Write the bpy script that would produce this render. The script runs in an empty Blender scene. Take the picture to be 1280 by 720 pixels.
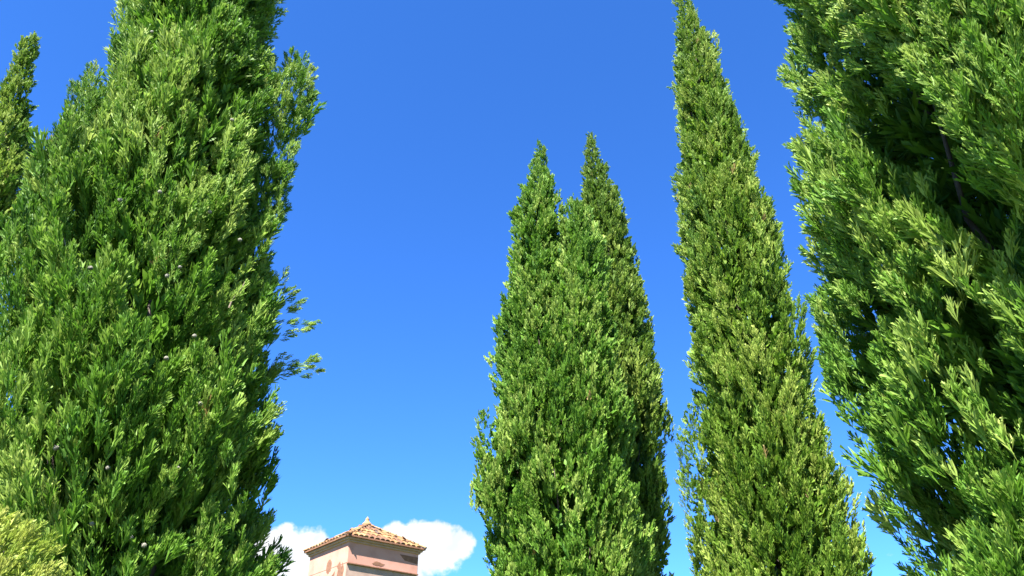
import bpy, math, random
import numpy as np

rng = np.random.default_rng(7)
random.seed(7)
R = math.radians
scene = bpy.context.scene
col = scene.collection

# ------------------------------------------------------------------ camera
PITCH, F, EYE = R(32.0), 1000.0, 1.6          # focal length in pixels of the 1280 px wide photograph
cam_d = bpy.data.cameras.new("camera")
cam_d.sensor_width = 36.0
cam_d.lens = 36.0 * F / 1280.0
cam_d.clip_start, cam_d.clip_end = 0.05, 20000.0
cam = bpy.data.objects.new("camera", cam_d)
cam.location = (0, 0, EYE)
cam.rotation_euler = (R(90) + PITCH, 0, 0)
col.objects.link(cam)
scene.camera = cam

# ------------------------------------------------------------------ light, exposure
EXPOSURE = 2.62
SUN_EL, SUN_AZ = R(55), R(203)                # azimuth clockwise from +Y: behind the camera, to its left
sun_dir = np.array([math.sin(SUN_AZ) * math.cos(SUN_EL), math.cos(SUN_AZ) * math.cos(SUN_EL), math.sin(SUN_EL)])
sun_d = bpy.data.lights.new("sun", 'SUN')
sun_d.energy, sun_d.angle, sun_d.color = 5.0, R(0.5), (1.0, 0.95, 0.87)
sun = bpy.data.objects.new("sun", sun_d)
from mathutils import Vector, Matrix
sun.rotation_euler = Vector(-sun_dir).to_track_quat('-Z', 'Y').to_euler()
sun.location = (0, -20, 40)
col.objects.link(sun)
vs = scene.view_settings
vs.view_transform, vs.look, vs.exposure, vs.gamma = 'Standard', 'None', EXPOSURE, 1.0
vs.use_curve_mapping = False


def ray(px, py):
    """unit direction through a pixel of the 1280x720 photograph"""
    x, u = (px - 640.0) / F, (360.0 - py) / F
    v = np.array([x, math.cos(PITCH) - u * math.sin(PITCH), math.sin(PITCH) + u * math.cos(PITCH)])
    return v / np.linalg.norm(v)


def azel(px, py):
    v = ray(px, py)
    return math.atan2(v[0], v[1]), math.asin(v[2])


# ------------------------------------------------------------------ sky with a few fair-weather clouds
world = bpy.data.worlds.new("World")
scene.world = world
world.use_nodes = True
nt = world.node_tree
nt.nodes.clear()


def N(tree, kind, **kw):
    n = tree.nodes.new(kind)
    for k, v in kw.items():
        setattr(n, k, v)
    return n


def L(tree, a, b):
    tree.links.new(a, b)


def math_node(tree, op, a, b=None, c=None, clamp=False):
    n = tree.nodes.new('ShaderNodeMath')
    n.operation, n.use_clamp = op, clamp
    for i, v in enumerate((a, b, c)):
        if v is None:
            continue
        if isinstance(v, (int, float)):
            n.inputs[i].default_value = v
        else:
            tree.links.new(v, n.inputs[i])
    return n.outputs[0]


sky = N(nt, 'ShaderNodeTexSky', sky_type='NISHITA')
sky.sun_disc = False
sky.sun_elevation, sky.sun_rotation = SUN_EL, SUN_AZ
sky.altitude, sky.air_density, sky.dust_density, sky.ozone_density = 5000.0, 0.7, 0.0, 3.0
hsv = N(nt, 'ShaderNodeHueSaturation')
hsv.inputs['Saturation'].default_value = 1.24
hsv.inputs['Hue'].default_value = 0.508
hsv.inputs['Value'].default_value = 1.0
L(nt, sky.outputs[0], hsv.inputs['Color'])
tc = N(nt, 'ShaderNodeTexCoord')
nz = N(nt, 'ShaderNodeTexNoise')
nz.inputs['Scale'].default_value = 22.0
nz.inputs['Detail'].default_value = 5.0
nz.inputs['Roughness'].default_value = 0.56
L(nt, tc.outputs['Generated'], nz.inputs['Vector'])
fbm = math_node(nt, 'SUBTRACT', nz.outputs['Fac'], 0.5)
world.cycles.sampling_method = 'MANUAL'
world.cycles.sample_map_resolution = 512
# each puff: (azimuth, elevation, half width, half height) in radians
puffs = []
for px, py, wpx, hpx in [(352, 700, 44, 44), (385, 712, 50, 46), (430, 722, 46, 44), (505, 690, 40, 36), (548, 682, 46, 30),
                         (578, 680, 26, 22), (470, 705, 50, 38), (330, 730, 52, 40)]:
    a, e = azel(px, py)
    puffs.append((a, e, wpx / F * 0.97, hpx / F * 0.9))
dens = None
for a, e, hw, hh in puffs:
    c = np.array([math.sin(a) * math.cos(e), math.cos(a) * math.cos(e), math.sin(e)])
    e1 = np.array([math.cos(a), -math.sin(a), 0.0])
    e2 = np.cross(e1, c)
    dots = []
    for v, s in ((e1, hw), (e2, hh), (c, 1.0)):
        d = N(nt, 'ShaderNodeVectorMath', operation='DOT_PRODUCT')
        L(nt, tc.outputs['Generated'], d.inputs[0])
        d.inputs[1].default_value = tuple(v / s)
        dots.append(d.outputs['Value'])
    q = math_node(nt, 'MULTIPLY_ADD', dots[0], dots[0], math_node(nt, 'MULTIPLY', dots[1], dots[1]))
    q = math_node(nt, 'SUBTRACT', 1.0, math_node(nt, 'SQRT', q))
    front = math_node(nt, 'GREATER_THAN', dots[2], 0.5)
    q = math_node(nt, 'ADD', math_node(nt, 'MULTIPLY', math_node(nt, 'ADD', q, 5.0), front), -5.0)
    dens = q if dens is None else math_node(nt, 'MAXIMUM', dens, q)
# the same kind of cloud goes on round the whole horizon, in banks below about 12 degrees
sz = N(nt, 'ShaderNodeSeparateXYZ')
L(nt, tc.outputs['Generated'], sz.inputs[0])
nb = N(nt, 'ShaderNodeTexNoise')
nb.inputs['Scale'].default_value, nb.inputs['Detail'].default_value = 3.1, 2.0
L(nt, tc.outputs['Generated'], nb.inputs['Vector'])
band = math_node(nt, 'MULTIPLY_ADD', nb.outputs['Fac'], 5.0, math_node(nt, 'MULTIPLY_ADD', sz.outputs[2], -9.0, -1.55))
dens = math_node(nt, 'MAXIMUM', dens, band)
dn = math_node(nt, 'MULTIPLY_ADD', fbm, 2.1, dens)
mr = N(nt, 'ShaderNodeMapRange', interpolation_type='SMOOTHSTEP')
mr.inputs['From Min'].default_value, mr.inputs['From Max'].default_value = -0.08, 0.24
L(nt, dn, mr.inputs['Value'])
nz2 = N(nt, 'ShaderNodeTexNoise')
nz2.inputs['Scale'].default_value = 34.0
nz2.inputs['Detail'].default_value = 2.0
L(nt, tc.outputs['Generated'], nz2.inputs['Vector'])
cr = N(nt, 'ShaderNodeMix', data_type='RGBA')
cr.inputs['A'].default_value = (1.35, 1.45, 1.6, 1)
cr.inputs['B'].default_value = (1.8, 1.8, 1.8, 1)
L(nt, math_node(nt, 'MULTIPLY_ADD', nz2.outputs['Fac'], 3.2, -1.0, clamp=True), cr.inputs['Factor'])
mx = N(nt, 'ShaderNodeMix', data_type='RGBA')
L(nt, math_node(nt, 'MULTIPLY', mr.outputs[0], 0.97), mx.inputs['Factor'])
L(nt, hsv.outputs[0], mx.inputs['A'])
L(nt, cr.outputs['Result'], mx.inputs['B'])
bg = N(nt, 'ShaderNodeBackground')
bg.inputs['Strength'].default_value = 0.117
out = N(nt, 'ShaderNodeOutputWorld')
L(nt, mx.outputs['Result'], bg.inputs['Color'])
L(nt, bg.outputs[0], out.inputs['Surface'])


# ------------------------------------------------------------------ materials
def material(name):
    m = bpy.data.materials.new(name)
    m.use_nodes = True
    return m, m.node_tree, m.node_tree.nodes['Principled BSDF']


def ramp(t, fac, stops):
    n = N(t, 'ShaderNodeValToRGB')
    el = n.color_ramp.elements
    while len(el) < len(stops):
        el.new(0.5)
    for e_, (p, c) in zip(el, stops):
        e_.position, e_.color = p, (*c, 1)
    L(t, fac, n.inputs[0])
    return n.outputs[0]


def mottled(name, stops, scale, rough=0.85, bump=0.0, coords='Object', detail=6.0):
    m, t, p = material(name)
    c = N(t, 'ShaderNodeTexCoord')
    n = N(t, 'ShaderNodeTexNoise')
    n.inputs['Scale'].default_value, n.inputs['Detail'].default_value = scale, detail
    L(t, c.outputs[coords], n.inputs['Vector'])
    L(t, ramp(t, n.outputs['Fac'], stops), p.inputs['Base Color'])
    p.inputs['Roughness'].default_value = rough
    if bump:
        b = N(t, 'ShaderNodeBump')
        b.inputs['Strength'].default_value, b.inputs['Distance'].default_value = bump, 0.02
        L(t, n.outputs['Fac'], b.inputs['Height'])
        L(t, b.outputs[0], p.inputs['Normal'])
    return m


def foliage(name, deep, mid, young, straw=(0.30, 0.22, 0.09), trans=0.36):
    """green scale foliage; attribute tint = (bough, spray, position along the twig)"""
    m, t, p = material(name)
    at = N(t, 'ShaderNodeAttribute', attribute_name='tint')
    sp = N(t, 'ShaderNodeSeparateXYZ')
    L(t, at.outputs['Vector'], sp.inputs[0])
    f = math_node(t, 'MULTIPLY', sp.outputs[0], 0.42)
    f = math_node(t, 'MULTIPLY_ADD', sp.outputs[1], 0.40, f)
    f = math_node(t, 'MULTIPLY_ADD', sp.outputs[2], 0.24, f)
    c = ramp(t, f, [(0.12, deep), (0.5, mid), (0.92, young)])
    dry = math_node(t, 'GREATER_THAN', sp.outputs[1], 0.998)
    mixc = N(t, 'ShaderNodeMix', data_type='RGBA')
    mixc.inputs['B'].default_value = (*straw, 1)
    L(t, dry, mixc.inputs['Factor'])
    L(t, c, mixc.inputs['A'])
    L(t, mixc.outputs['Result'], p.inputs['Base Color'])
    p.inputs['Roughness'].default_value = 0.6
    p.inputs['Specular IOR Level'].default_value = 0.22
    tr = N(t, 'ShaderNodeBsdfTranslucent')
    L(t, mixc.outputs['Result'], tr.inputs['Color'])
    ms = N(t, 'ShaderNodeMixShader')
    ms.inputs[0].default_value = trans
    L(t, p.outputs[0], ms.inputs[1])
    L(t, tr.outputs[0], ms.inputs[2])
    L(t, ms.outputs[0], t.nodes['Material Output'].inputs['Surface'])
    return m


M = {}
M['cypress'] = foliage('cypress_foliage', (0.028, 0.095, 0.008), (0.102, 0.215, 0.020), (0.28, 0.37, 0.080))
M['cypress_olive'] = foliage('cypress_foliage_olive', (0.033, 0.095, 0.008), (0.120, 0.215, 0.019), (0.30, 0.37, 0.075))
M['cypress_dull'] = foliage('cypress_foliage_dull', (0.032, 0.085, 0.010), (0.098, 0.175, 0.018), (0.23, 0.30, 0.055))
M['golden'] = foliage('golden_conifer_foliage', (0.12, 0.20, 0.022), (0.27, 0.33, 0.05), (0.40, 0.41, 0.12))
M['bark'] = mottled('grey_brown_bark', [(0.3, (0.025, 0.018, 0.013)), (0.7, (0.075, 0.055, 0.042))], 14, 0.95, 0.6)
M['twig'] = mottled('bleached_dead_wood', [(0.3, (0.10, 0.075, 0.05)), (0.7, (0.18, 0.14, 0.10))], 30, 0.9)
M['cone'] = mottled('pale_cypress_cone', [(0.35, (0.12, 0.115, 0.085)), (0.65, (0.23, 0.22, 0.18))], 60, 0.8, 0.5)
M['grass'] = mottled('mown_grass', [(0.3, (0.035, 0.07, 0.015)), (0.55, (0.06, 0.10, 0.02)), (0.75, (0.11, 0.12, 0.045))], 0.8, 0.95, 0.4)
M['plaster'] = mottled('pink_lime_plaster', [(0.25, (0.26, 0.125, 0.09)), (0.5, (0.33, 0.165, 0.122)), (0.78, (0.35, 0.195, 0.15))], 1.6, 0.92, 0.25)
M['grey_plaster'] = mottled('bare_grey_render', [(0.3, (0.20, 0.13, 0.10)), (0.7, (0.27, 0.19, 0.15))], 2.5, 0.95, 0.4)
M['cornice'] = mottled('weathered_stone_cornice', [(0.3, (0.22, 0.13, 0.085)), (0.7, (0.30, 0.185, 0.13))], 3.0, 0.9, 0.3)
M['brick'] = mottled('exposed_brown_brick', [(0.3, (0.10, 0.042, 0.022)), (0.7, (0.16, 0.075, 0.04))], 6.0, 0.95, 0.6)
M['dark'] = mottled('dark_interior', [(0.3, (0.03, 0.022, 0.018)), (0.7, (0.05, 0.04, 0.03))], 3.0, 0.95)
# terracotta tiles: each tile has its own fired colour
m, t, p = material('fired_terracotta')
oi = N(t, 'ShaderNodeObjectInfo')
tcn = N(t, 'ShaderNodeTexCoord')
nn = N(t, 'ShaderNodeTexNoise')
nn.inputs['Scale'].default_value = 7.0
L(t, tcn.outputs['Object'], nn.inputs['Vector'])
fac = math_node(t, 'MULTIPLY_ADD', nn.outputs['Fac'], 0.5, math_node(t, 'MULTIPLY_ADD', oi.outputs['Random'], 0.9, -0.2))
L(t, ramp(t, fac, [(0.05, (0.05, 0.032, 0.022)), (0.3, (0.10, 0.043, 0.017)), (0.55, (0.145, 0.068, 0.022)), (0.75, (0.17, 0.092, 0.032)), (1.0, (0.17, 0.125, 0.065))]), p.inputs['Base Color'])
p.inputs['Roughness'].default_value = 0.88
M['tile'] = m


# ------------------------------------------------------------------ helpers
def link(name, mesh, mat, parent=None, loc=(0, 0, 0), kind=None):
    o = bpy.data.objects.new(name, mesh)
    if mat is not None and not mesh.materials:
        mesh.materials.append(mat)
    o.location = loc
    o.parent = parent
    if kind:
        o['kind'] = kind
    col.objects.link(o)
    return o


def empty(name, loc, label, cat, group=None):
    o = bpy.data.objects.new(name, None)
    o.empty_display_size = 0.3
    o.location = loc
    o['label'], o['category'] = label, cat
    if group:
        o['group'] = group
    col.objects.link(o)
    return o


def tri_mesh(name, verts, tris, tint=None):
    me = bpy.data.meshes.new(name)
    nv, nf = len(verts), len(tris)
    me.vertices.add(nv)
    me.vertices.foreach_set('co', np.ascontiguousarray(verts, dtype=np.float32).ravel())
    me.loops.add(nf * 3)
    me.loops.foreach_set('vertex_index', np.ascontiguousarray(tris, dtype=np.int32).ravel())
    me.polygons.add(nf)
    me.polygons.foreach_set('loop_start', np.arange(0, nf * 3, 3, dtype=np.int32))
    me.polygons.foreach_set('loop_total', np.full(nf, 3, dtype=np.int32))
    me.update(calc_edges=True)
    if tint is not None:
        a = me.attributes.new('tint', 'FLOAT_VECTOR', 'POINT')
        a.data.foreach_set('vector', np.ascontiguousarray(tint, dtype=np.float32).ravel())
    return me


def py_mesh(name, verts, faces, smooth=False):
    me = bpy.data.meshes.new(name)
    me.from_pydata([tuple(map(float, v)) for v in verts], [], faces)
    me.update()
    if smooth:
        me.polygons.foreach_set('use_smooth', [True] * len(me.polygons))
    return me


def tubes(paths, sides=7):
    """one mesh (verts, faces) of tapered tubes; a path is a list of (point, radius)"""
    V, Fc = [], []
    for path in paths:
        b = len(V)
        for i, (p, r) in enumerate(path):
            q = np.asarray(path[min(i + 1, len(path) - 1)][0]) - np.asarray(path[max(i - 1, 0)][0])
            q = q / (np.linalg.norm(q) + 1e-9)
            u = np.cross(q, (0.31, 0.95, 0.05) if abs(q[2]) > 0.5 else (0, 0, 1))
            u /= np.linalg.norm(u)
            w = np.cross(q, u)
            for k in range(sides):
                a = 2 * math.pi * k / sides
                V.append(np.asarray(p) + r * (math.cos(a) * u + math.sin(a) * w))
        for i in range(len(path) - 1):
            for k in range(sides):
                k2 = (k + 1) % sides
                Fc.append((b + i * sides + k, b + i * sides + k2, b + (i + 1) * sides + k2, b + (i + 1) * sides + k))
        Fc.append(tuple(b + (len(path) - 1) * sides + k for k in range(sides)))
        Fc.append(tuple(b + k for k in reversed(range(sides))))
    return V, Fc


# ------------------------------------------------------------------ the ground
g = [(4000 * math.cos(k * math.pi / 24), 4000 * math.sin(k * math.pi / 24), 0.0) for k in range(48)]
link('ground', py_mesh('ground', g, [tuple(range(48))]), M['grass'], kind='structure')


# ------------------------------------------------------------------ cypress foliage
def spray_template(n_side, n_sub, width, seed):
    """a plume of scale-leaf twigs, 1 unit long, growing along +Z: (verts, tris, position along the twig)"""
    r = np.random.default_rng(seed)
    V, T, G = [], [], []

    def twig(p, d, ln, w):
        d = d / np.linalg.norm(d)
        s = np.cross(d, r.normal(size=3))
        s /= np.linalg.norm(s)
        n = np.cross(d, s)
        b = len(V)
        bend = n * ln * r.uniform(-0.12, 0.16)
        V.extend([p - s * w * .25, p + d * ln * .60 + s * w + bend * .4, p + d * ln + bend * 1.3, p + d * ln * .52 - s * w + bend * .4 + n * w * .5])
        G.extend([0.0, 0.45, 1.0, 0.4])
        T.extend([(b, b + 1, b + 2), (b, b + 2, b + 3)])

    def needle(p, d, ln, w):
        d = d / np.linalg.norm(d)
        s = np.cross(d, r.normal(size=3))
        s /= np.linalg.norm(s)
        b = len(V)
        if r.random() < .5:
            V.extend([p, p + d * ln * .86 - s * w, p + d * ln + s * w])
        else:
            V.extend([p - s * w, p + d * ln, p + d * ln * .25 + s * w])
        G.extend([0.2, 0.8, 0.7])
        T.append((b, b + 1, b + 2))

    z = np.array([0, 0, 1.0])
    twig(np.zeros(3), z, 1.0, width * .8)
    a0 = r.uniform(0, 6.28)
    for k in range(n_side):
        f = (k + .4) / n_side
        h = 0.06 + 0.72 * f
        a = a0 + k * 2.4 + r.normal() * .3
        spread = R(27 - 11 * f + r.normal() * 5)
        d = np.array([math.cos(a) * math.sin(spread), math.sin(a) * math.sin(spread), math.cos(spread)])
        ln = 0.52 - 0.22 * f + r.normal() * .04
        p = np.array([0, 0, h])
        twig(p, d, ln, width)
        for j in range(n_sub):
            pj = p + d * ln * r.uniform(.2, .6)
            dj = d + r.normal(size=3) * .30 + z * .35
            needle(pj, dj, ln * r.uniform(.42, .66), width * .8)
    return np.array(V), np.array(T), np.array(G)


TPL = {
    'near': [spray_template(9, 3, 0.038, s) for s in range(6)],
    'mid': [spray_template(8, 2, 0.047, s) for s in range(20, 26)],
    'far': [spray_template(7, 1, 0.078, s) for s in range(40, 46)],
    'inner_far': [spray_template(7, 0, 0.120, s) for s in range(80, 86)],
    'inner': [spray_template(10, 0, 0.056, s) for s in range(60, 66)],
}


def unit(v):
    return v / (np.linalg.norm(v, axis=-1, keepdims=True) + 1e-9)


def grow(batches, name, mat, parent, base, rg):
    """builds all sprays of a crown as one mesh; a batch is (level, foot, direction, size, bough tint, spray tint)"""
    Vs, Ts, As, off = [], [], [], 0
    for level, pos, dirs, size, t_lobe, t_spray in batches:
        n = len(pos)
        which = rg.integers(0, 6, n)
        u = unit(np.cross(dirs, rg.normal(size=(n, 3))))
        v = np.cross(dirs, u)
        for k, (tv, tt, tg) in enumerate(TPL[level]):
            s = np.nonzero(which == k)[0]
            if not len(s):
                continue
            P = pos[s][:, None, :] + size[s][:, None, None] * (tv[None, :, 0:1] * u[s][:, None, :] + tv[None, :, 1:2] * v[s][:, None, :] + tv[None, :, 2:3] * dirs[s][:, None, :])
            nv = len(tv)
            Vs.append(P.reshape(-1, 3))
            Ts.append((tt[None] + (np.arange(len(s)) * nv)[:, None, None] + off).reshape(-1, 3))
            As.append(np.stack([np.repeat(t_lobe[s], nv), np.repeat(t_spray[s], nv), np.tile(tg, len(s))], 1))
            off += nv * len(s)
    V, T, A = np.concatenate(Vs), np.concatenate(Ts), np.concatenate(As)
    link(name, tri_mesh(name, V - np.asarray(base), T, A), mat, parent, kind='stuff')
    return len(T)


class Profile:
    """a crown column: axis and radius against height, read from the outline it has in the photograph at horizontal distance D"""

    def __init__(self, D, rows, tip=None, below=None, shrink=0.93, inset=0.05):
        pts = []
        for y, xl, xr in rows:
            a1, e1 = azel(xl, y)
            a2, e2 = azel(xr, y)
            a, h = (a1 + a2) / 2, (a2 - a1) / 2
            _, e = azel((xl + xr) / 2, y)
            r = D * math.sin(h)
            pts.append((EYE + (D - r * .45) * math.tan(e), D * math.sin(a), D * math.cos(a), max(r * shrink - inset, r * .4)))
        pts.sort()
        if tip:                                 # carry the taper on above the frame
            z0, x0, y0, r0 = pts[-1]
            pts.append((z0 + (tip - z0) * .6, x0, y0, r0 * .55))
            pts.append((tip, x0, y0, 0.02))
        if below:                               # and down to the skirt of the crown, below the frame
            z0, x0, y0, r0 = pts[0]
            pts.insert(0, (z0 * .55 + below * .45, x0, y0, r0 * 1.0))
            pts.insert(0, (below, x0, y0, r0 * .55))
        self.p = np.array(pts)
        self.z0, self.z1 = self.p[0, 0], self.p[-1, 0]

    def at(self, z):
        P = self.p
        return np.interp(z, P[:, 0], P[:, 1]), np.interp(z, P[:, 0], P[:, 2]), np.interp(z, P[:, 0], P[:, 3])


def in_view(P, margin=0.09):
    d = P - np.array([0, 0, EYE])
    f = d[:, 1] * math.cos(PITCH) + d[:, 2] * math.sin(PITCH)
    x = d[:, 0] / np.maximum(f, .01)
    y = (d[:, 2] * math.cos(PITCH) - d[:, 1] * math.sin(PITCH)) / np.maximum(f, .01)
    return (f > 0) & (abs(x) < .64 + margin) & (abs(y) < .36 + margin)


def in_gap(P, gaps):
    d = P - np.array([0, 0, EYE])
    f = d[:, 1] * math.cos(PITCH) + d[:, 2] * math.sin(PITCH)
    f = np.where(f > .05, f, .05)
    X = 640 + F * d[:, 0] / f
    Y = 360 - F * (d[:, 2] * math.cos(PITCH) - d[:, 1] * math.sin(PITCH)) / f
    hit = np.zeros(len(P), bool)
    for line, hw in gaps:
        for (x1, y1), (x2, y2) in zip(line[:-1], line[1:]):
            tt = np.clip(((X - x1) * (x2 - x1) + (Y - y1) * (y2 - y1)) / ((x2 - x1) ** 2 + (y2 - y1) ** 2), 0, 1)
            hit |= np.hypot(X - x1 - tt * (x2 - x1), Y - y1 - tt * (y2 - y1)) < hw
    return hit


total = 0


def cypress(label, profiles, level, mat, lobe_len, lobe_rad, spacing, per_lobe, size, seed, group, name='cypress_tree', tilt=17,
            gaps=(), rough=0.13, extra=None, trunk_r=0.13, fuzz=0.10, fill=3.4, hollows=.22):
    global total
    rg = np.random.default_rng(seed)
    main = profiles[0]
    bx, by, _ = main.at(0.0)
    base = np.array([bx, by, 0.0])
    root = empty(name, tuple(base), label, 'tree', group)
    LP, LD, LS, LT, LN = [], [], [], [], []      # bough foot, direction, size factor, tint, spray count factor
    for pi, pr in enumerate(profiles):
        zs = np.linspace(pr.z0, pr.z1, 400)
        rr = pr.at(zs)[2]
        area = np.trapz(2 * math.pi * rr, zs)
        n = int(area / (spacing ** 2) * (1.1 if pi == 0 else 1.7))
        cdf = np.cumsum(rr + 0.08)
        z = np.interp(rg.random(n), cdf / cdf[-1], zs)
        az = rg.random(n) * 2 * math.pi
        ax, ay, r = pr.at(z)
        ph = rg.random((6, 3)) * 6.28
        nz_ = np.zeros(n)
        for k in range(6):
            nz_ += np.sin(az * (k % 3 + 1 + k // 3 * 2) + z * (1.2 + 1.1 * k) / max(lobe_len, .3) * .5 + ph[k, 0]) / (1.4 + k * .5)
        r = r * (1 + rough * nz_ * .6)
        # each bough ends a little deeper or prouder than its neighbour
        depth = np.clip(1 - abs(rg.normal(size=n)) * rough * .9 + rough * .25, .6, 1.06)
        out = np.stack([np.cos(az), np.sin(az), np.zeros(n)], 1)
        tan = np.stack([-np.sin(az), np.cos(az), np.zeros(n)], 1)
        P = np.stack([ax, ay, z], 1) + out * (r * depth)[:, None]
        # outward side seen from the camera
        toc = unit(np.array([0, 0, EYE]) - P)
        near = (np.sum(out * toc, 1) > -0.40) & in_view(P)
        keep = near | (rg.random(n) < 0.20)
        for qi, q in enumerate(profiles):
            if qi != pi:
                qx, qy, qr = q.at(P[:, 2])
                inside = (np.hypot(P[:, 0] - qx, P[:, 1] - qy) < qr * .72) & (P[:, 2] < q.z1) & (P[:, 2] > q.z0)
                keep &= ~inside
        tl = R(tilt) + rg.normal(size=n) * R(8)
        D = out * np.sin(tl)[:, None] + tan * (rg.normal(size=n) * .15)[:, None] + np.array([0, 0, 1.0]) * np.cos(tl)[:, None]
        D = unit(D)
        sf = np.exp(rg.normal(size=n) * .25) * np.clip(r / .40, .30, 1.0) ** .6
        tint = np.clip(rg.normal(size=n) * .26 + .5 + .25 * np.sin(z * 2.1 + az * 2), 0, 1)
        LP.append(P[keep]); LD.append(D[keep]); LS.append(sf[keep]); LT.append(tint[keep])
        LN.append(np.where(near[keep], 1.0, 0.35))
    if extra is not None:                         # boughs placed one by one: (tip point, direction, size, tint)
        for P, D, s, tn in extra:
            LP.append(np.array([P])); LD.append(unit(np.array([D]))); LS.append(np.array([s])); LT.append(np.array([tn])); LN.append(np.array([1.0]))
    P, D, S, T, C = map(np.concatenate, (LP, LD, LS, LT, LN))
    cnt = np.maximum(4, (per_lobe * C * np.clip(S, .5, 1.6)).astype(int))
    idx = np.repeat(np.arange(len(P)), cnt)
    n = len(idx)
    # along the bough, denser towards the outer end; flame-shaped outline
    t = rg.random(n) ** .8
    prof = np.sin(np.clip(t, 0, 1) ** .7 * math.pi) ** .8 * (1 - .2 * t) + .06
    d = D[idx]
    u = unit(np.cross(d, rg.normal(size=(n, 3))))
    rho = lobe_rad * S[idx] * prof * np.sqrt(rg.random(n) * .75 + .25)
    ln = lobe_len * S[idx]
    coarse = np.where(C[idx] < 1, 1.3, 1.0)
    pos = P[idx] + d * ((t - .75) * ln)[:, None] + u * (rho * coarse)[:, None]
    ax, ay, _ = main.at(pos[:, 2])
    outw = unit(np.stack([pos[:, 0] - ax, pos[:, 1] - ay, np.zeros(n)], 1))
    dirs = unit(d + u * (.26 * (1 - .6 * t))[:, None] + outw * .10 + np.array([0, 0, .15]) + rg.normal(size=(n, 3)) * .10)
    sz = size * np.exp(rg.normal(size=n) * .16) * coarse * np.clip(S[idx], .5, 1.2)
    lone = rg.random(n) < fuzz * .3                 # stray longer shoots break the outline
    sz = np.where(lone, sz * 1.22, sz)
    # hollows between the tufts, open to the shaded inside
    ax, ay, rr_ = main.at(pos[:, 2])
    rel = np.stack([np.arctan2(pos[:, 0] - ax, pos[:, 1] - ay), pos[:, 2]], 1)
    rad_ = np.hypot(pos[:, 0] - ax, pos[:, 1] - ay)
    npk = int(np.trapz(2 * math.pi * main.p[:, 3], main.p[:, 0]) / (spacing ** 2) * hollows)
    hole = np.zeros(n, bool)
    for _ in range(npk):
        hz = rg.uniform(main.z0, main.z1)
        hr = main.at(hz)[2]
        if hr < .25:
            continue
        ha, hs = rg.uniform(-math.pi, math.pi), lobe_rad * rg.uniform(.45, 1.0)
        da = (rel[:, 0] - ha + math.pi) % (2 * math.pi) - math.pi
        hole |= ((da * hr / hs) ** 2 + ((rel[:, 1] - hz) / (hs * 2.2)) ** 2 < 1) & (rad_ > .62 * rr_) & (rad_ < 1.12 * rr_ + .03)
    hole &= rg.random(n) < .93
    pos, dirs, sz, idx = pos[~hole], dirs[~hole], sz[~hole], idx[~hole]
    n = len(idx)
    if gaps:                                        # openings between the boughs, on the camera's side of the trunk
        c_ = pos + dirs * (sz * .5)[:, None]
        jit = rg.normal(size=(n, 3)) * .022
        ok = ~(in_gap(c_ + jit, gaps) & (np.hypot(c_[:, 0], c_[:, 1]) < np.hypot(bx, by) + .05))
        pos, dirs, sz, idx = pos[ok], dirs[ok], sz[ok], idx[ok]
        n = len(idx)
    # older inner sprays fill the inside of the crown
    ip, idr, isz = [], [], []
    for pr in profiles:
        zs = np.linspace(pr.z0, pr.z1, 300)
        rr = pr.at(zs)[2]
        m_ = int(np.trapz(2 * math.pi * rr * .7, zs) / (size ** 2) * fill)
        cdf = np.cumsum(rr)
        z = np.interp(rg.random(m_), cdf / cdf[-1], zs)
        ax, ay, r = pr.at(z)
        az = rg.random(m_) * 6.283
        k = r * (.22 + .60 * rg.random(m_))
        o_ = np.stack([np.cos(az), np.sin(az), np.zeros(m_)], 1)
        p_ = np.stack([ax, ay, z], 1) + o_ * k[:, None]
        ip.append(p_)
        idr.append(unit(o_ * .5 + np.array([0, 0, .9]) + rg.normal(size=(m_, 3)) * .35))
        isz.append(np.full(m_, size * 1.5) * np.clip(r / .4, .45, 1))
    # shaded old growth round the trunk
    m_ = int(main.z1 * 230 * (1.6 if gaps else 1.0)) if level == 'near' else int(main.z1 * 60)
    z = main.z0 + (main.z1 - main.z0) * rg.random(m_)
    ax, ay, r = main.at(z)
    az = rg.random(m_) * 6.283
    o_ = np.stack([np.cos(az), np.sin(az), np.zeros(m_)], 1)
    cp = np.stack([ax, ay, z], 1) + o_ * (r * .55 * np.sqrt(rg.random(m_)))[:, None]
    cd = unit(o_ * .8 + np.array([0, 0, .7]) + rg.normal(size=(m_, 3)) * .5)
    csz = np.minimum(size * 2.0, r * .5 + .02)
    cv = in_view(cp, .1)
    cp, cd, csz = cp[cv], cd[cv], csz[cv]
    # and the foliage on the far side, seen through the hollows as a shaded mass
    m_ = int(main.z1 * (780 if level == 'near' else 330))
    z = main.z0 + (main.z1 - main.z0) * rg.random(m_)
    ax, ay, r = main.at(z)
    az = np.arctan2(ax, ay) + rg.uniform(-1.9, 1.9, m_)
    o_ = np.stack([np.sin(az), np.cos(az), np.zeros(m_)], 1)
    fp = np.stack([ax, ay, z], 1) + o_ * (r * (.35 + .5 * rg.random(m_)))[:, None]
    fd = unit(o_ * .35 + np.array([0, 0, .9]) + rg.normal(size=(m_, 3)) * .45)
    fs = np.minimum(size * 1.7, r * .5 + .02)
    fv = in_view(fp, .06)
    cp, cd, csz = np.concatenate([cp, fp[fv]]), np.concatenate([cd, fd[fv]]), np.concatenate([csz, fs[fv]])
    ip, idr, isz = map(np.concatenate, (ip, idr, isz))
    seen = in_view(ip, .2) | (rg.random(len(ip)) < .35)
    if gaps:
        mx_, my_, mr_ = main.at(ip[:, 2])
        nearer = ((ip[:, 0] - mx_) * -mx_ + (ip[:, 1] - my_) * -my_ > 0) & (np.hypot(ip[:, 0] - mx_, ip[:, 1] - my_) > .42 * mr_)      # on the camera's side of the trunk
        seen &= ~(in_gap(ip, gaps) & nearer)
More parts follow.
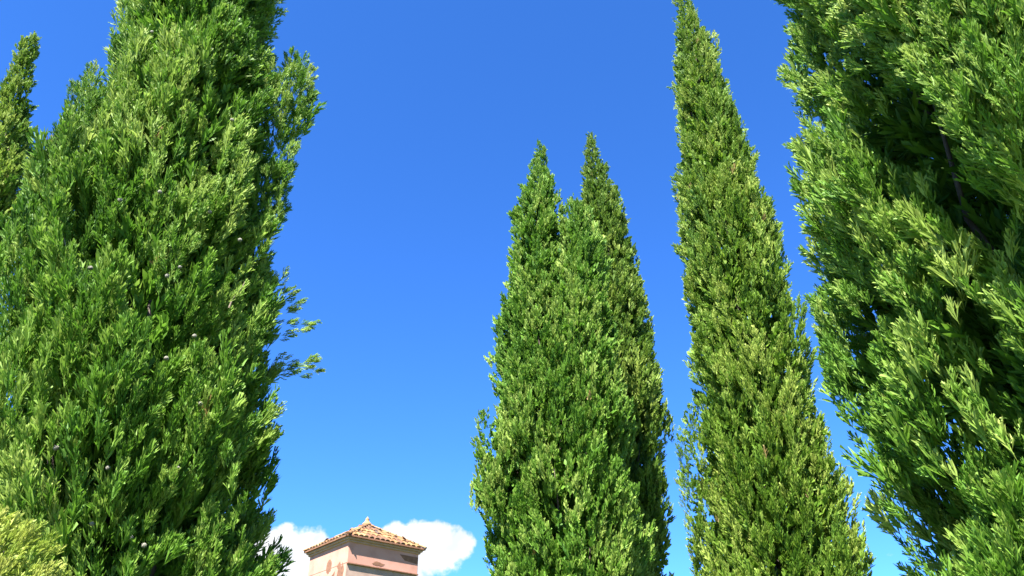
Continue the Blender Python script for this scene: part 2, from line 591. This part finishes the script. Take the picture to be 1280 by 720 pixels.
    ip, idr, isz = ip[seen], idr[seen], isz[seen]
    m_ = len(ip)
    nr = C[idx] >= 1
    ts = rg.random(n)
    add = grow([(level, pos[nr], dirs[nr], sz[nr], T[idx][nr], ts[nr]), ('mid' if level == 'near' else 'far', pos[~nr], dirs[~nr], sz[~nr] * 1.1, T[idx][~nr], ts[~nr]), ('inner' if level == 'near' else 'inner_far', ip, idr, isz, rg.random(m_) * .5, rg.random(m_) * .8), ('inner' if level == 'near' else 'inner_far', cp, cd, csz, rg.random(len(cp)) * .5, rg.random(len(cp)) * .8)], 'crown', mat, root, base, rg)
    print(label, 'boughs', len(P), 'sprays', n, 'inner', m_, 'triangles', add)
    total += add
    # trunk with its ascending limbs
    zt = np.linspace(0, main.z1 * .86, 14)
    tx, ty, _ = main.at(zt)
    paths = [[((tx[i] - base[0], ty[i] - base[1], zt[i]), trunk_r * (1 - .93 * i / 13) * (1.35 if i == 0 else 1)) for i in range(14)]]
    for k in range(46):
        z = main.z0 + (main.z1 - main.z0) * (.02 + .85 * k / 46)
        a = k * 2.4
        x0, y0, r0 = main.at(z)
        hl = r0 * .75
        pth = []
        for j, f in enumerate((0, .35, .7, 1)):
            zz = z + hl * (.25 * f + 1.6 * f * f)
            zz = min(zz, main.z1 - .1)
            x1, y1, r1 = main.at(zz)
            hr = min(hl, r1 * .7)
            pth.append(((x1 - base[0] + math.cos(a) * hr * f ** .8, y1 - base[1] + math.sin(a) * hr * f ** .8, zz), trunk_r * .28 * (1 - z / main.z1 * .6) * (1 - .8 * f)))
        paths.append(pth)
    link('trunk', py_mesh('trunk', *tubes(paths), smooth=True), M['bark'], root)
    return root, base, profiles


def px_point(px, py, D):
    v = ray(px, py)
    return np.array([0, 0, EYE]) + v * (D / math.hypot(v[0], v[1]))


GRP = 'tall cypress trees round the tower'

# large cypress on the left
DL = 4.2
left_main = Profile(DL, [(0, 140, 350), (60, 139, 350), (110, 125, 352), (150, 96, 366), (200, 62, 362), (300, 26, 351), (400, -2, 350), (500, -40, 360),
                         (600, -75, 352), (720, -120, 332)], tip=11.6, below=0.5, inset=.05)
left_a = Profile(DL - .1, [(72, 372, 386), (100, 338, 388), (140, 325, 380), (200, 300, 366), (280, 280, 352)], inset=0, shrink=1.0)
left_b = Profile(DL - .1, [(98, 112, 128), (130, 88, 165), (180, 70, 190), (260, 45, 200)], inset=0, shrink=1.0)
ex = []
for px, py, ux, uz, s in [(352, 372, .75, .5, .55), (360, 385, .8, .35, .5), (366, 410, .95, .12, .6), (372, 455, .9, .05, .6), (352, 350, .5, .8, .5), (385, 463, 1., -.1, .4)]:
    ex.append((px_point(px, py, DL - .1), (ux, -.15, uz), s, .75))
tree_left, base_left, prof_left = cypress('huge dense cypress filling the left side, pale cones among its leaves', [left_main, left_a, left_b], 'near', M['cypress'],
                                          0.50, 0.092, 0.182, 40, 0.118, 11, GRP, extra=ex, trunk_r=.17, rough=.16, fill=4.0)
# large cypress on the right, nearest to the camera
DR = 3.2
rows = []
for y, xl in [(-60, 944), (0, 948), (100, 952), (200, 952), (300, 956), (380, 984), (430, 1018), (520, 1064), (600, 1088), (720, 1112)]:
    a1, e1 = azel(xl, y)
    r = .86 + .16 * (y + 60) / 780
    a2 = a1 + 2 * math.asin(r / DR)
    rows.append((y, a1, a2, r))


class Column(Profile):
    def __init__(self, pts):
        self.p = np.array(sorted(pts))
        self.z0, self.z1 = self.p[0, 0], self.p[-1, 0]


pts = []
for y, a1, a2, r in rows:
    a = (a1 + a2) / 2
    v = azel(1130, y)[1]
    pts.append((EYE + (DR - .7 * r) * math.tan(v), DR * math.sin(a), DR * math.cos(a), r * .92 - .05))
zt, xt, yt, rt = max(pts)
zb, xb, yb, rb = min(pts)
pts += [(zt + 2.2, xt, yt, rt * .8), (zt + 5.5, xt, yt, .02), (zb * .6, xb, yb, rb), (.4, xb, yb, rb * .6)]
right_main = Column(pts)
# the bough mass that leans out of it towards the camera, upper right
def bough(px, py, D, r, below, above):
    """a heavy bough hanging out of a crown, cut off short underneath"""
    b = px_point(px, py, D)
    return Column([(b[2] - below, b[0] + .10, b[1] + .12, .05), (b[2] - below * .7, b[0] + .05, b[1] + .05, r * .7), (b[2] - below * .3, b[0], b[1], r), (b[2] + above * .4, b[0], b[1], r),
                   (b[2] + above, b[0], b[1], .03)])


right_bough = bough(1185, -20, 2.45, .34, .42, 2.0)
right_bough2 = bough(1275, 90, 2.35, .30, .50, 1.6)
tree_right, base_right, prof_right = cypress('nearest cypress on the right, with dark openings between its heavy boughs', [right_main, right_bough, right_bough2], 'near', M['cypress'],
                                             0.44, 0.080, 0.145, 37, 0.103, 12, GRP, trunk_r=.11, rough=.10, tilt=22, fill=4.5,
                                             gaps=[([(1084, 66), (1098, 105)], 16), ([(1096, 105), (1160, 118)], 13), ([(1160, 118), (1178, 140)], 15), ([(1125, 165), (1185, 195)], 40),
                                                   ([(1185, 215), (1250, 290)], 34), ([(1232, 125), (1245, 160)], 12), ([(1080, 400), (1090, 490)], 21), ([(1110, 385), (1132, 404)], 17),
                                                   ([(1196, 540), (1190, 670)], 25), ([(1146, 628), (1170, 660)], 28), ([(1165, 690), (1185, 720)], 22),
                                                   ([(1232, 350), (1242, 388)], 15), ([(1165, 475), (1204, 524)], 14)])
# slender cypress beside it
tree_c, base_c, prof_c = cypress('slender sunlit cypress whose tip leaves the top edge, left of the nearest cypress',
                                 [Profile(8.5, [(-30, 848, 853), (0, 841, 866), (50, 838, 894), (100, 838, 910), (150, 841, 930), (240, 845, 957), (275, 845, 973), (350, 850, 988), (400, 857, 1000),
                                                (480, 862, 1021), (550, 867, 1045), (620, 870, 1067), (700, 872, 1094), (800, 876, 1125)], below=.5),
                                  Profile(8.3, [(512, 859, 865), (540, 852, 884), (600, 854, 900), (680, 860, 910)], inset=0, shrink=1.0)],
                                 'mid', M['cypress_olive'], 0.42, 0.080, 0.178, 20, 0.128, 13, GRP)
# pair in the middle
tree_a, base_a, prof_a = cypress('middle cypress with two pointed tops, standing in front of another',
                                 [Profile(12.0, [(180, 673, 679), (200, 662, 686), (225, 654, 693), (260, 643, 700), (320, 638, 706), (380, 629, 722), (450, 622, 752), (520, 614, 772),
                                                 (600, 606, 790), (700, 604, 812), (800, 600, 830)], below=.5),
                                  Profile(11.8, [(250, 717, 722), (275, 704, 738), (310, 698, 747), (380, 692, 758), (450, 690, 768), (540, 690, 782)], inset=0, shrink=1.0),
                                  Profile(11.7, [(518, 601, 606), (540, 595, 622), (580, 599, 640), (640, 604, 660)], inset=0, shrink=1.05)],
                                 'far', M['cypress'], 0.52, 0.100, 0.240, 20, 0.170, 14, GRP)
tree_b, base_b, prof_b = cypress('single-tipped cypress half hidden behind the middle cypress',
                                 [Profile(14.6, [(165, 735, 741), (185, 728, 750), (210, 727, 760), (260, 724, 777), (320, 722, 796), (400, 705, 815), (480, 700, 828), (560, 698, 834),
                                                 (700, 700, 842), (800, 700, 850)], below=.5)],
                                 'far', M['cypress_dull'], 0.52, 0.108, 0.270, 16, 0.185, 15, GRP)
# tip at the left edge of the frame
tree_l, base_l, prof_l = cypress('cypress tip cut off by the left edge, behind the huge cypress',
                                 [Profile(8.6, [(42, 42, 49), (60, 22, 53), (100, 0, 50), (150, -22, 46), (200, -42, 43), (260, -66, 36), (330, -92, 19), (400, -118, 2), (500, -155, -22),
                                                (700, -225, -70)], below=.5)],
                                 'far', M['cypress_olive'], 0.40, 0.090, 0.15, 26, 0.135, 16, GRP)

# golden conifer whose rounded top shows in the lower left corner
gp = px_point(8, 628, 2.5)
gtop = gp[2]
gx, gy = gp[0] - .12, gp[1]
shrub, _, _ = cypress('yellow-green conifer shrub peeping into the lower left corner', [Column([(.25, gx, gy, .30), (.8, gx, gy, .42), (gtop - .6, gx, gy, .44), (gtop - .30, gx, gy, .36), (gtop - .14, gx, gy, .25), (gtop - .03, gx, gy, .08)])],
                      'near', M['golden'], 0.17, 0.045, 0.066, 20, 0.050, 17, None, name='conifer_shrub', tilt=30, trunk_r=.05)
shrub['category'] = 'shrub'

# ------------------------------------------------------------------ cones and dead twigs on the near trees
cv, cf = [], []
rings, seg = 6, 10
for i in range(rings + 1):
    th = math.pi * i / rings
    for k in range(seg):
        a = 2 * math.pi * (k + .5 * (i % 2)) / seg
        rr = 1 + .10 * ((k + i) % 2)
        cv.append((rr * math.sin(th) * math.cos(a), rr * math.sin(th) * math.sin(a), 1.12 * math.cos(th)))
for i in range(rings):
    for k in range(seg):
        k2 = (k + 1) % seg
        cf.append((i * seg + k, (i + 1) * seg + k, (i + 1) * seg + k2, i * seg + k2))
cone_me = py_mesh('cone', cv, cf)
cone_me.materials.append(M['cone'])


def on_surface(pr, px, py, D, proud):
    """first point of a crown column met along a pixel's ray"""
    v = ray(px, py)
    for s in np.linspace(1.5, 14, 2500):
        q = np.array([0, 0, EYE]) + v * s
        x, y, r = pr.at(q[2])
        if math.hypot(q[0] - x, q[1] - y) < r + proud:
            return q
    return None


for px, py in [(190, 40), (265, 62), (225, 334), (209, 345), (243, 420), (155, 425), (166, 488), (170, 470), (135, 585), (163, 672), (180, 682), (80, 425), (278, 418), (208, 448),
               (62, 190), (113, 335), (262, 265), (300, 300), (222, 585), (115, 655), (250, 505), (70, 560), (200, 240), (150, 250), (290, 150)]:
    q = on_surface(left_main, px, py, DL, .05)
    if q is not None:
        c = link('cone', cone_me, None, tree_left, tuple(q - base_left))
        c.scale = (.0085 + .003 * random.random(),) * 3
        c.rotation_euler = (random.random() * 3, random.random() * 3, 0)
for tree, base, pr, D, pa, pb in [(tree_left, base_left, left_main, DL, (78, 288), (88, 372)), (tree_left, base_left, left_main, DL, (306, 352), (286, 385)),
                                  (tree_right, base_right, right_main, DR, (1196, 20), (1238, 42))]:
    A, B = on_surface(pr, *pa, D, .10), on_surface(pr, *pb, D, .06)
    if A is None or B is None:
        continue
    mid = (A + B) / 2 + np.array([.01, 0, .01])
    mid2 = (A * .3 + B * .7) + np.array([-.008, 0, 0])
    side = A * .5 + B * .5 + np.array([.035, -.02, .05])
    link('bare_twig', py_mesh('bare_twig', *tubes([[(B - base, .0042), (mid2 - base, .0036), (mid - base, .003), (A - base, .0012)], [(mid2 - base, .0026), (side - base, .001)]], 6)), M['twig'], tree)

# ------------------------------------------------------------------ the plastered tower with its tiled roof
DT = 40.0
a0, e0 = azel(435, 690)
aL, aR = azel(387, 700)[0], azel(523, 700)[0]
best = None
for s in np.linspace(3, 6, 121):
    for th in np.linspace(R(20), R(70), 201):
        cx, cy = DT * math.sin(a0), DT * math.cos(a0)
        lx, ly = cx - s * math.cos(th), cy + s * math.sin(th)
        rx, ry = cx + s * math.sin(th), cy + s * math.cos(th)
        er = abs(math.atan2(lx, ly) - aL) + abs(math.atan2(rx, ry) - aR)
        if best is None or er < best[0]:
            best = (er, s, th)
_, SIDE, TH = best
corner = np.array([DT * math.sin(a0), DT * math.cos(a0)])
uL, uR = np.array([-math.cos(TH), math.sin(TH)]), np.array([math.sin(TH), math.cos(TH)])
centre = corner + (uL + uR) * SIDE / 2
z_eave = EYE + DT * .995 * math.tan(azel(435, 670)[1])
H = z_eave
APEX = EYE + math.hypot(*centre) * math.tan(azel(460, 656)[1]) - H
rot = math.atan2(uR[1], uR[0])                 # local +X runs along the right-hand face
tower = empty('tower', (centre[0], centre[1], 0), 'pink plastered square tower with low tiled roof, behind the cypresses', 'tower')
tower.rotation_euler = (0, 0, rot)
h = SIDE / 2                                     # local frame: the near corner is (-h, -h); the right face is y = -h, the left face x = -h
print('tower side', SIDE, 'turn', math.degrees(TH), 'eaves', H, 'roof rise', APEX)


def box(x0, x1, y0, y1, z0, z1):
    v = [(x, y, z) for z in (z0, z1) for y in (y0, y1) for x in (x0, x1)]
    f = [(0, 2, 3, 1), (4, 5, 7, 6), (0, 1, 5, 4), (2, 6, 7, 3), (0, 4, 6, 2), (1, 3, 7, 5)]
    return v, f


def joined(parts):
    V, Fc = [], []
    for v, f in parts:
        b = len(V)
        V += v
        Fc += [tuple(b + i for i in q) for q in f]
    return V, Fc


def bevel(o, w):
    m_ = o.modifiers.new('bevel', 'BEVEL')
    m_.width, m_.segments = w, 2
    return o


# shaft: the upper storey is plastered; under a string course the wall of the right face steps back
zc = H - 1.20
bevel(link('upper_wall', py_mesh('upper_wall', *box(-h, h, -h, h, zc, H - .02)), M['plaster'], tower), .03)
bevel(link('lower_wall', py_mesh('lower_wall', *box(-h + .01, h - .03, -h + .05, h - .03, 0, zc + .001)), M['grey_plaster'], tower), .03)
bevel(link('side_wall', py_mesh('side_wall', *box(-h - .003, -h + .06, -h + .055, h - .035, 0, zc - .002)), M['plaster'], tower), .02)
bevel(link('string_course', py_mesh('string_course', *box(-h + .02, h + .03, -h - .045, -h + .2, zc - .04, zc + .04)), M['brick'], tower), .02)
# eaves cornice: two oversailing courses
bevel(link('cornice', py_mesh('cornice', *joined([box(-h - .07, h + .07, -h - .07, h + .07, H - .20, H - .10)])), M['cornice'], tower), .015)
bevel(link('cornice', py_mesh('cornice', *joined([box(-h - .15, h + .15, -h - .15, h + .15, H - .101, H + .0)])), M['cornice'], tower), .015)


def patch(name, mat, face, outline, depth):
    """raised or bare patch on a wall face; outline in (along, up) from the near corner at eaves height"""
    n = len(outline)
    V = []
    for d in (0.0, depth):
        for s, z in outline:
            V.append((-h + s, -h + .002 - d, H + z) if face == 'right' else (-h + .002 - d, -h + s, H + z))
    Fc = [tuple(range(n)), tuple(range(n, 2 * n))] + [(i, (i + 1) % n, n + (i + 1) % n, n + i) for i in range(n)]
    return link(name, py_mesh(name, V, Fc), mat, tower)


def blob(cx, cz, rx, rz, jag, n=18, seed=0):
    r_ = np.random.default_rng(seed)
    return [(cx + rx * math.cos(2 * math.pi * k / n) * (1 + jag * r_.normal()), cz + rz * math.sin(2 * math.pi * k / n) * (1 + jag * r_.normal())) for k in range(n)]


patch('bare_brick_patch', M['brick'], 'left', blob(SIDE * .44, -1.08, .26, .34, .08, seed=1), .012)
patch('bare_brick_patch', M['brick'], 'left', [(SIDE * .20, -1.36), (SIDE * .24, -1.20), (SIDE * .17, -1.02), (SIDE * .13, -1.30), (SIDE * .10, -1.10), (SIDE * .05, -1.45), (SIDE * .08, -2.0), (SIDE * .22, -2.0)][::-1], .012)
patch('bare_brick_patch', M['brick'], 'left', [(SIDE * .62, -1.62), (SIDE * .66, -1.34), (SIDE * .72, -1.66), (SIDE * .80, -1.26), (SIDE * .86, -1.62), (SIDE * .92, -1.42), (SIDE * .97, -2.1), (SIDE * .30, -2.1), (SIDE * .27, -1.40), (SIDE * .38, -1.66)], .013)
patch('bare_brick_patch', M['brick'], 'right', [(SIDE * .72, -.36), (SIDE * .995, -.36), (SIDE * .995, -.70), (SIDE * .90, -.66), (SIDE * .80, -.62)], .010)
patch('bare_brick_patch', M['brick'], 'right', blob(SIDE * .42, -1.02, .34, .10, .16, seed=4), .010)

# roof: boarded pyramid, pantiles laid on it one by one, hip tiles and a pointed cap
ov = .25
e = h + ov
roof = link('roof', py_mesh('roof', [(-e, -e, H), (e, -e, H), (e, e, H), (-e, e, H), (-e, -e, H + .06), (e, -e, H + .06), (e, e, H + .06), (-e, e, H + .06), (0, 0, H + APEX)],
                            [(0, 3, 2, 1), (0, 1, 5, 4), (1, 2, 6, 5), (2, 3, 7, 6), (3, 0, 4, 7), (4, 5, 8), (5, 6, 8), (6, 7, 8), (7, 4, 8)]), M['brick'], tower)


def half_pipe(length, r0, r1, thick, seg=6):
    V = []
    for yy, r in ((0, r0), (length, r1)):
        for rad in (r, r - thick):
            for k in range(seg + 1):
                a = math.pi * k / seg
                V.append((rad * math.cos(a), yy, rad * math.sin(a) * .6))
    m_ = seg + 1
    Fc = []
    for k in range(seg):
        Fc.append((k, k + 1, 2 * m_ + k + 1, 2 * m_ + k))
        Fc.append((m_ + k + 1, m_ + k, 3 * m_ + k, 3 * m_ + k + 1))
        Fc.append((k + 1, k, m_ + k, m_ + k + 1))
        Fc.append((2 * m_ + k, 2 * m_ + k + 1, 3 * m_ + k + 1, 3 * m_ + k))
    Fc.append(tuple(m_ + k for k in range(m_)))            # mortar bedding closes the lower end
    return V, Fc


tile_me = py_mesh('tile', *half_pipe(.62, .135, .105, .02), smooth=False)
tile_me.materials.append(M['tile'])
hip_me = py_mesh('hip_tile', *half_pipe(.52, .15, .11, .02))
hip_me.materials.append(M['tile'])
slope = math.atan2(APEX - .06, e)
run = math.hypot(APEX - .06, e)
pitch_w = .30
for side in range(4):
    Rz = Matrix.Rotation(side * math.pi / 2, 4, 'Z')
    ncol = int(2 * e / pitch_w)
    for c in range(ncol):
        x = -e + (c + .5) * 2 * e / ncol
        for rrow in range(8):
            d = rrow * .50 + .03
            if d + .25 > run * (1 - abs(x) / e):
                break
            y = -e + d * math.cos(slope)
            z = H + .075 + d * math.sin(slope)
            o = link('tile', tile_me, None, roof)
            jit = Matrix.Rotation(random.gauss(0, .04), 4, 'Z') @ Matrix.Rotation(random.gauss(0, .025), 4, 'Y')
            o.matrix_local = Rz @ Matrix.Translation((x + random.gauss(0, .012), y, z + random.gauss(0, .008))) @ Matrix.Rotation(slope - .03, 4, 'X') @ jit
    L3 = Vector((e, e, APEX - .06))
    for k in range(8):
        f = k / 8.0
        o = link('hip_tile', hip_me, None, roof)
        base_p = Vector((-e, -e, H + .09)) + L3 * f
        yaw = -math.pi / 4
        o.matrix_local = Rz @ Matrix.Translation(base_p) @ Matrix.Rotation(yaw, 4, 'Z') @ Matrix.Rotation(math.atan2(L3.z, math.hypot(e, e)), 4, 'X') @ Matrix.Rotation(random.gauss(0, .03), 4, 'Z')
# pointed cap
cap = []
for r_, z_ in [(.30, -.10), (.24, .08), (.15, .20), (.10, .34), (.12, .40), (.05, .52), (.0, .62)]:
    cap.append(((0, 0, H + APEX + z_ * .7), max(r_, .004)))
link('roof_cap', py_mesh('roof_cap', *tubes([cap], 10), smooth=True), M['tile'], roof)
print('foliage triangles', total)
